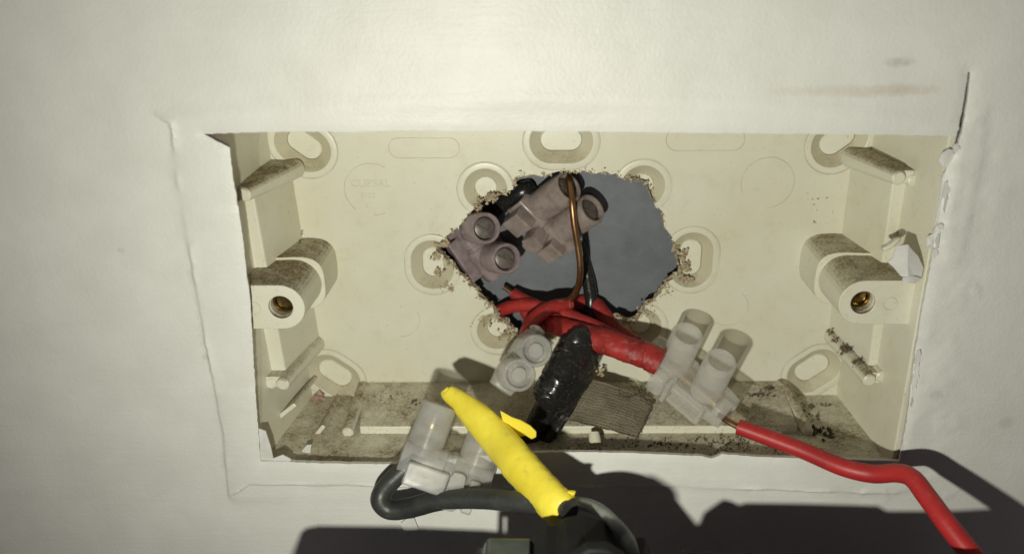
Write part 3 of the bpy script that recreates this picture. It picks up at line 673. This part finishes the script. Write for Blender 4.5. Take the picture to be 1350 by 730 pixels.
wire('dark_strand', 'dark strand standing in for the shadow behind the copper wire in the hole', 'wire',
     [(765, 318, 38, 1.2), (770, 345, 37, 1.5), (776, 372, 36, 1.6), (779, 400, 35, 1.7), (776, 425, 33, 1.7)], M['black'], 12, 6, .05)  # added black tube stands in for the shadow behind the copper wire
wire('dark_strand', 'dusty black wire end behind the top left edge of the hole', 'wire',
     [(632, 292, 39, 1.5), (652, 278, 38, 2.0), (672, 262, 37, 2.3), (690, 252, 36, 2.3), (702, 244, 37, 1.5)], M['black'], 12, 6, .06)
# black tape bundle
o = wire('black_tape_bundle', 'glossy black tape wrapped round a bundle between the grey connector and the mesh scrap', 'tape',
     [(775, 444, 23, 3.0), (768, 453, 20.5, 5.0), (766, 457, 20, 5.4), (757, 478, 17, 5.5), (746, 498, 14, 5.6), (736, 514, 12.4, 5.4), (730, 524, 12, 5.1), (726, 530, 12.2, 3.3), (710, 556, 12.5, 2.8), (690, 590, 12, 2.6)], M['black'], 36, 14, .05, sq=(.8, 1.1), wrap=.055, period=21)
mb = MB(); p, r = pix_path([(770, 500, 18, .4), (752, 528, 15.5, 2.2), (733, 556, 13, 2.5), (714, 584, 12, 2.2)], 6); mb.tube(p, r, 14, (1, .5), .06); mb.build('tape_tail', M['black'], o)
# yellow taped wire in front
o = wire('yellow_taped_wire', 'bright yellow taped wire with a tapered tip crossing the lower edge of the opening', 'wire',
     [(586, 513, 4, .9), (590, 517, 3.8, 1.8), (606, 529, 2.5, 2.6), (630, 551, -.5, 3.6), (655, 578, -4, 4.1), (680, 607, -10, 4.2), (704, 634, -15, 4.1), (728, 660, -20, 4.0), (744, 674, -22, 3.7)], M['yellow'], 36, 14, .018, sq=(.70, 1.04), wrap=.035, period=60)
mb = MB()
fl = [(q[0] + 3, q[1] + 1, q[2] - .2) for q in [(656, 540, -3.2), (672, 549, -3.6), (684, 553, -4.4), (696, 560, -5.6), (704, 568, -6.2), (704, 575, -5.9), (698, 578, -5.2), (690, 573, -4.4), (684, 574, -4.0), (676, 582, -3.6), (664, 570, -3.0)]]
top = [P(*q) for q in fl]; n_ = len(top); back = [q + np.array([0, .9, -.3]) for q in top]
mb.loft([top, back]); mb.build('tape_tail', M['yellow'], o, smooth=70, bevel=.2)
mb = MB()
for k in range(9):
    q = [(712 + 5 * k + random.uniform(-1, 1), 668 - 1.0 * k + random.uniform(-2, 5), -19.5 - .2 * k), (714 + 5 * k, 655 - k, -19.5 - .2 * k)]
    mb.tube([P(*q[0]), (P(*q[0]) + P(*q[1])) / 2, P(*q[1])], [.15, .5, .8], 7, (1, .4))
mb.build('torn_end', M['yellow'], o)
# black wire looping out of the lower connector
wire('black_wire', 'dusty black insulated wire looping left out of the lower grey connector', 'wire',
     [(552, 605, -5, 1.8), (538, 614, -6, 1.9), (522, 628, -7, 2.05), (506, 645, -8, 2.1), (502, 660, -9, 2.15), (514, 671, -9.5, 2.15), (540, 669, -10, 2.15), (580, 659, -11, 2.1), (630, 657, -13, 2.1), (680, 661, -16, 2.1), (730, 666, -20, 2.0), (752, 672, -24, 1.9)], M['blackw'], 16, 8, .02)
wire('grey_wire', 'grey sheathed wire arching from behind the yellow tape into the black housing', 'wire',
     [(735, 664, -12, 1.25), (764, 663, -18, 1.3), (790, 672, -25, 1.3), (810, 690, -31, 1.3), (824, 706, -33, 1.3), (832, 722, -35, 1.3), (836, 745, -36, 1.3)], mat_simple('grey_sheath', (.20, .22, .21), (.30, .32, .31), 250, .32, 0, .04))

# ================================================================== THE SOCKET HANGING BELOW
H = 36.0
so = empty('socket_outlet', P(900, 860, -H - 10), 'black back of the loose socket outlet hanging below the opening', 'socket')
def shadow_poly(pts, h): return [(lambda a: (a[0], a[2]))(toward_lamp(px, py, h)) for px, py in pts]
zb = -125
def rear(name, pts, h, depth, mat=M['housing'], low=zb, bevel=.4):
    q = shadow_poly(pts, h); q = [(q[0][0], low)] + q + [(q[-1][0], low)]
    mb = MB(); mb.prism(q, -h, -h - depth); return mb.build(name, mat, so, smooth=0, bevel=bevel)
rear('rear_housing', [(865, 705), (920, 690), (927, 674), (953, 656), (964, 659), (974, 664), (982, 661), (1060, 662), (1155, 665), (1168, 672), (1260, 672), (1350, 668), (1440, 668), (1560, 680)], H, 12)
rear('rear_housing', [(396, 760), (397, 700), (404, 694), (420, 691), (520, 692), (640, 697), (700, 703)], H, 12)
# terminal block standing up in view and its clamp
mb = MB(); a = P(712, 690, -40); b = P(846, 690, -40); 
def vis(pts, y): return [(lambda q: (q[0], q[2]))(P(px, py, y)) for px, py in pts]
q = vis([(706, 800), (704, 696), (720, 690), (735, 690), (745, 680), (770, 676), (796, 684), (822, 704), (836, 712), (838, 706), (850, 706), (858, 722), (858, 800)], -30)
mb.prism(q, -30, -44); mb.build('terminal_block', M['housing'], so, smooth=0, bevel=.5)
mb = MB(); q = vis([(742, 800), (752, 736), (775, 722), (800, 722), (825, 736), (838, 800)], -46); mb.prism(q, -44, -46.5); mb.build('cover_boss', M['housing'], so, smooth=30, bevel=.5)
mb = MB(); q = vis([(637, 800), (638, 716), (643, 707), (698, 708), (704, 712), (704, 800)], -31); mb.prism(q, -31, -40); mb.build('terminal_clamp', M['steel'], so, smooth=0, bevel=.6, seg=3)
mb = MB()
for pts in ([(655, 720), (657, 671), (663, 671), (663, 720)], [(657, 677), (657, 671), (716, 671), (716, 677)], [(704, 720), (704, 675), (716, 675), (716, 720)]):
    q = shadow_poly(pts, 30 + .01 * len(pts)); mb.prism(q, -30, -31.5)
mb.build('clamp_bracket', M['steel'], so, smooth=0)

# ================================================================== SCRAPS AND CRUMBS
# woven mesh tape scrap lying on the lower inside of the box
def mesh_scrap():
    c4 = [P(781, 500, 20), P(862, 527, 19), P(840, 577, 9), P(740, 551, 12)]
    def at(u, v):
        p = (c4[0] * (1 - u) + c4[1] * u) * (1 - v) + (c4[3] * (1 - u) + c4[2] * u) * v
        return p + np.array([0, -.8, .9]) * (math.sin(u * 3.1) * .9 + .5 * float(vnoise(u * 10, v * 10, 3)))
    mb = MB(); n = 20; g = [[at(i / n, j / n) for i in range(n + 1)] for j in range(n + 1)]
    keepc = lambda i, j: not (j < 3 and i > 9 and random.random() < .55)
    fs = [(j * (n + 1) + i, j * (n + 1) + i + 1, (j + 1) * (n + 1) + i + 1, (j + 1) * (n + 1) + i) for j in range(n) for i in range(n) if keepc(i, j)]
    vs = [p for r in g for p in r]; mb.add(vs, fs); mb.add([p + np.array([0, .25, -.2]) for p in vs], fs)
    o = mb.build('mesh_scrap', M['meshb'], None, smooth=60); tag(o, 'square of dirty woven mesh tape lying beside the black tape', 'mesh tape')
    mb = MB()
    for k in range(15):
        v0 = (k + .2 + .25 * random.random()) / 15; e = 1 - .1 * random.random()
        mb.tube([at(i / 14 * e, min(1, max(0, v0 + .012 * random.gauss(0, 1) + .03 * float(vnoise(i * 2.0, k * 3.0, 5))))) + np.array([0, -.16, .12]) for i in range(15)], .10, 6)
    for k in range(19):
        u0 = (k + .2 + .25 * random.random()) / 19; s0 = .12 * random.random() if u0 < .5 else .05 + .22 * random.random()
        mb.tube([at(min(1, max(0, u0 + .010 * random.gauss(0, 1) + .03 * float(vnoise(i * 2.0 + 40, k * 3.0, 5)))), s0 + (1 - s0) * i / 12) + np.array([0, -.26, .2]) for i in range(13)], .09, 6)
    t_ = mb.build('strands', M['mesh'], o); t_['kind'] = 'stuff'
    mb = MB(); off = np.array([0, -.2, .15])
    mb.tube([at(i / 20, 1 + .008 * random.gauss(0, 1)) + off for i in range(21)], .17, 6, (1, 1), .3); mb.tube([at(1 + .008 * random.gauss(0, 1), .15 + .85 * i / 16) + off for i in range(17)], .16, 6, (1, 1), .3)
    mb.tube([at(.45 + .55 * i / 16, .10 + .10 * math.sin(i * .5) + .02 * random.gauss(0, 1)) + off * 1.5 for i in range(17)], .2, 6, (1, 1), .3)
    mb.build('frayed_edge', M['dark'], o)
mesh_scrap()
def flake(name, label, pts, depth, th=.35, mat=None, cat='flake', curl=.5):
    c_ = np.mean([P(px, py, depth) for px, py in pts], 0); mb = MB(); vs = [P(px, py, depth) for px, py in pts]
    vs = [v_ + np.array([0, curl * random.uniform(-1, 1), 0]) for v_ in vs]; n = len(vs)
    fr = vs + [c_ + np.array([0, -curl, 0])]; bk = [v_ + np.array([0, th, -.1]) for v_ in vs] + [c_ + np.array([0, th - curl, 0])]
    mb.add(fr + bk, [(i, (i + 1) % n, n) for i in range(n)] + [(n + 1 + (i + 1) % n, n + 1 + i, 2 * n + 1) for i in range(n)] + [(i, n + 1 + i, n + 1 + (i + 1) % n, (i + 1) % n) for i in range(n)])
    o = mb.build(name, mat or M['flake'], None, smooth=25); return tag(o, label, cat, 'torn paper flakes round the opening')
flake('paper_flake', 'white torn paper flake lying on top of the right screw boss', [(1181, 323), (1196, 321), (1203, 330), (1211, 338), (1218, 353), (1216, 366), (1206, 363), (1197, 366), (1188, 364), (1178, 352), (1171, 346), (1177, 340)], 1.2, .35, None, 'flake', .6)
flake('paper_flake', 'narrow curl of torn paper beneath the white flake on the right boss', [(1190, 365), (1205, 364), (1216, 368), (1206, 373), (1196, 374), (1189, 374)], .8, .35, None, 'flake', .5)
mb = MB(); p, r = pix_path([(1163, 328, 6, .9), (1172, 324, 6, .95), (1182, 316, 6.5, .8), (1186, 314, 7, .3)], 5); mb.tube(p, r, 8, (1, .7), .08); tag(mb.build('plastic_sliver', CL, None), 'pale yellowish plastic sliver beside the white flake on the right boss', 'sliver')
for pts, lab in (([(1241, 202), (1250, 196), (1257, 198), (1258, 212), (1250, 224), (1243, 220), (1238, 212)], 'white torn paper tuft at the top of the right edge'),
                 ([(1243, 228), (1250, 232), (1246, 262), (1243, 285), (1236, 300), (1232, 298), (1238, 270)], 'long torn paper strip along the right edge below the tuft'),
                 ([(1222, 312), (1232, 308), (1234, 322), (1228, 328), (1222, 325)], 'small torn paper tuft on the right edge above the right boss'),
                 ([(341, 565), (350, 568), (357, 588), (361, 606), (344, 607)], 'pointed torn paper corner at the lower left of the opening'),
                 ([(360, 603), (372, 600), (384, 604), (381, 610), (362, 610)], 'ragged torn paper bit along the lower left edge'),
                 ([(397, 595), (404, 586), (411, 585), (409, 597), (403, 603), (399, 601)], 'white chip standing in the lower left corner of the box'),
                 ([(406, 606), (412, 600), (420, 599), (416, 608)], 'small white chip lying near the lower left edge'),
                 ([(528, 690), (536, 683), (546, 684), (551, 697), (545, 705), (535, 703)], 'white plaster chip on the wall below the black wire loop')):
    dpt = {0: .8}.get(0, .8) if pts[0][0] > 1000 else (.6 if pts[0][1] < 650 else -1.2)
    if pts[0][0] in (397, 406): dpt = 7.0
    flake('paper_flake', lab, pts, dpt, .4, None, 'flake', .35)
mb = MB(); p, r = pix_path([(818, 575, 9, 1.0), (820, 568, 9.5, 1.25), (821, 561, 10, 1.2)], 4); 
tag(mb.tube([P(785, 585, 8), P(784, 578, 9), P(783, 570, 10)], [1.35, 1.4, 1.25], 14).build('plastic_peg', CL, None, smooth=50), 'short white plastic peg standing below the mesh scrap', 'peg')

def floor_hit(px, py):
    for k in range(280):
        y = 3 + .1 * k; p = P(px, py, y)
        zs = -48.7 + (y - 14) * .2125 if (-48 < p[0] < 51.5 and y > 14) else -50.6 + (y - 2.6) * .0357
        if p[0] < -48 or p[0] > 51.5 or y <= 14 or True:
            if p[2] <= zs: return y - .1
    return D - .1
def blob(mb, p, r):
    vs = []; 
    for (x, y, z) in ((1, 0, 0), (-1, 0, 0), (0, 1, 0), (0, -1, 0), (0, 0, 1), (0, 0, -1)):
        vs.append(p + np.array([x, y, z]) * r * random.uniform(.55, 1.25) + rng.normal(size=3) * r * .2)
    mb.add(vs, [(0, 2, 4), (2, 1, 4), (1, 3, 4), (3, 0, 4), (2, 0, 5), (1, 2, 5), (3, 1, 5), (0, 3, 5)])
def scatter(name, label, spots, mat, parent=None):
    mb = MB()
    for (px, py, dep, sx, sy, n, r0, r1) in spots:
        for _ in range(n):
            qx, qy = px + random.gauss(0, sx), py + random.gauss(0, sy); low = name in ('dark_crumbs', 'brown_dust_clumps') and py > 505
            blob(mb, P(qx, qy, floor_hit(qx, qy) if low else dep + random.gauss(0, .25)), random.uniform(r0, r1))
    o = mb.build(name, mat, None, smooth=0); return tag(o, label, 'debris', None, 'stuff')
scatter('plaster_crumbs', 'pale plaster crumbs clinging to the broken edge of the hole', [
    (648, 262, D - .2, 4.2, 2.4, 48, .2, .55), (632, 275, D - .1, 2.4, 2.4, 20, .2, .5), (612, 296, D - .1, 1.8, 2.4, 9, .2, .5), (585, 322, D - .3, 3.6, 1.8, 32, .25, .6), (575, 338, D, 3.0, 3.0, 24, .2, .5), (590, 378, D - .1, 4.8, 2.4, 24, .2, .55), (578, 360, D, 3.6, 3.0, 19, .2, .45),
    (640, 420, D, 7.2, 4.8, 48, .15, .4), (668, 440, D - .1, 5.4, 3.6, 32, .2, .5), (902, 335, D + .6, 1.8, 3.6, 40, .2, .5), (904, 352, D + .4, 2.4, 3.6, 40, .25, .55), (906, 368, D + .2, 4.2, 2.4, 36, .2, .5), (880, 385, D, 3.6, 3.6, 17, .15, .4), (852, 410, D - .1, 4.8, 3.6, 24, .15, .4),
    (830, 424, D, 3.6, 1.8, 19, .2, .4), (700, 232, D, 8.4, 0.9, 11, .12, .25), (760, 228, D, 18.0, 0.6, 16, .1, .22), (840, 238, D, 3.6, 1.8, 9, .1, .25), (790, 492, 24, 3.6, 3.0, 16, .2, .5)], M['crumb'])
scatter('dark_crumbs', 'dark grit lying on the lower inside of the box', [
    (1000, 520, 27, 8, 2, 30, .15, .5), (1013, 511, 25, 3, 1.5, 12, .4, .9), (1069, 535, 20, 1, 1, 3, .6, .9), (1077, 551, 18, 1, 1, 3, .4, .7), (1075, 568, 14, 4, 2, 10, .5, 1.1), (1092, 574, 12, 6, 4, 14, .4, .9), (1060, 545, 19, 6, 8, 24, .15, .4), (1099, 441, 28, 3, 3, 30, .15, .45), (1106, 450, 25.5, 4, 3, 45, .15, .5), (1118, 463, 20.5, 5, 4, 60, .15, .5), (1132, 479, 15.5, 4, 3, 45, .12, .4),
    (1088, 533, 22, 6, 1.5, 14, .15, .35), (545, 532, 22, 3, 3, 10, .2, .45), (520, 545, 20, 18, 8, 50, .08, .2), (510, 525, 24, 14, 6, 40, .08, .2), (396, 318, 22, 1, 2, 6, .15, .3), (900, 585, 6, 60, 3, 60, .15, .45), (960, 580, 9, 30, 5, 40, .2, .5), (850, 510, 24, 10, 6, 30, .1, .3), (868, 540, 18, 8, 6, 30, .1, .35),
    (415, 580, 12, 30, 12, 40, .06, .16)], M['dark'])
scatter('brown_dust_clumps', 'brown dust and fluff gathered on the lower ribs and the bottom of the box', [
    (1099, 441, 28, 3, 3, 50, .12, .4), (1106, 450, 25.2, 4, 2.5, 70, .12, .45), (1118, 463, 20.2, 5, 3, 90, .12, .45), (1132, 479, 15.2, 4, 3, 60, .1, .35), (1000, 545, 18, 30, 12, 260, .05, .2), (880, 545, 18, 40, 14, 260, .05, .18), (1060, 545, 18, 14, 10, 120, .05, .2),
    (1090, 575, 12, 20, 8, 140, .05, .2), (530, 535, 20, 25, 14, 220, .04, .14), (950, 592, 5, 60, 4, 160, .06, .25), (780, 590, 5, 40, 4, 120, .06, .22), (440, 570, 12, 30, 12, 160, .04, .13), (400, 470, 20, 12, 10, 40, .04, .1), (1085, 345, 20, 14, 8, 40, .04, .12)], M['fluff'])
scatter('red_specks', 'small rust red specks scattered on the box floor at right', [(1080, 270, D - .1, 12, 9, 12, .10, .28), (1073, 292, D - .1, 2, 1, 2, .3, .4)], M['brick'])
mb = MB(); n_ = len(hole_r); cc = np.mean(np.array(hole_r), 0)
for i, q in enumerate(hole_r):
    dens = .5 + 1.6 * max(0, float(vnoise(q[0], q[1], 4.0)) + .15) * 2
    low = 1.0 if q[1] < -8 else .6
    for _ in range(int(rng.poisson(3.0 * dens * low))):
        dr = (np.array(q) - cc); dr /= np.linalg.norm(dr); off = abs(rng.normal()) * .55 - .15
        blob(mb, np.array([q[0] + dr[0] * off + rng.normal() * .2, D - .05 + abs(rng.normal()) * .5, q[1] + dr[1] * off + rng.normal() * .2]), random.choice((.09, .13, .2, .3, .5)) * random.uniform(.8, 1.2))
    if rng.random() < .22:
        dr = (np.array(q) - cc); dr /= np.linalg.norm(dr); tn = np.array([-dr[1], dr[0]]); L_ = rng.uniform(.4, 1.3)
        e0 = np.array(q) + dr * .15 - tn * L_ * .4; e1 = np.array(q) + dr * .1 + tn * L_ * .5; e2 = np.array(q) - dr * rng.uniform(-.4, .9) + tn * rng.normal() * .3; yb_ = D + rng.uniform(-.8, .6)
        mb.loft([[(e0[0], D - .05, e0[1]), (e1[0], D - .05, e1[1]), (e2[0], yb_, e2[1])], [(e0[0], D + .1, e0[1]), (e1[0], D + .1, e1[1]), (e2[0], yb_ + .15, e2[1])]])
    for _ in range(int(rng.poisson(1.6 * low))):
        dr = (np.array(q) - cc); dr /= np.linalg.norm(dr); off = rng.exponential(2.2)
        blob(mb, np.array([q[0] + dr[0] * off + rng.normal() * .6, D - .05, q[1] + dr[1] * off - abs(rng.normal()) * .8]), random.uniform(.04, .11))
tag(mb.build('plastic_shreds', M['crumb'], None, smooth=0), 'torn plastic shreds along the broken edge', 'debris', None, 'stuff')
mb = MB()
for k in range(26): blob(mb, P(421 + random.gauss(0, 3), 525 + random.gauss(0, 3), floor_hit(421, 526) - .3 + random.gauss(0, .4)), random.uniform(.4, 1.0))
tag(mb.build('grit_lump', M['brick'], None, smooth=0), 'reddish mortar lump stuck in the lower left corner of the box', 'grit')
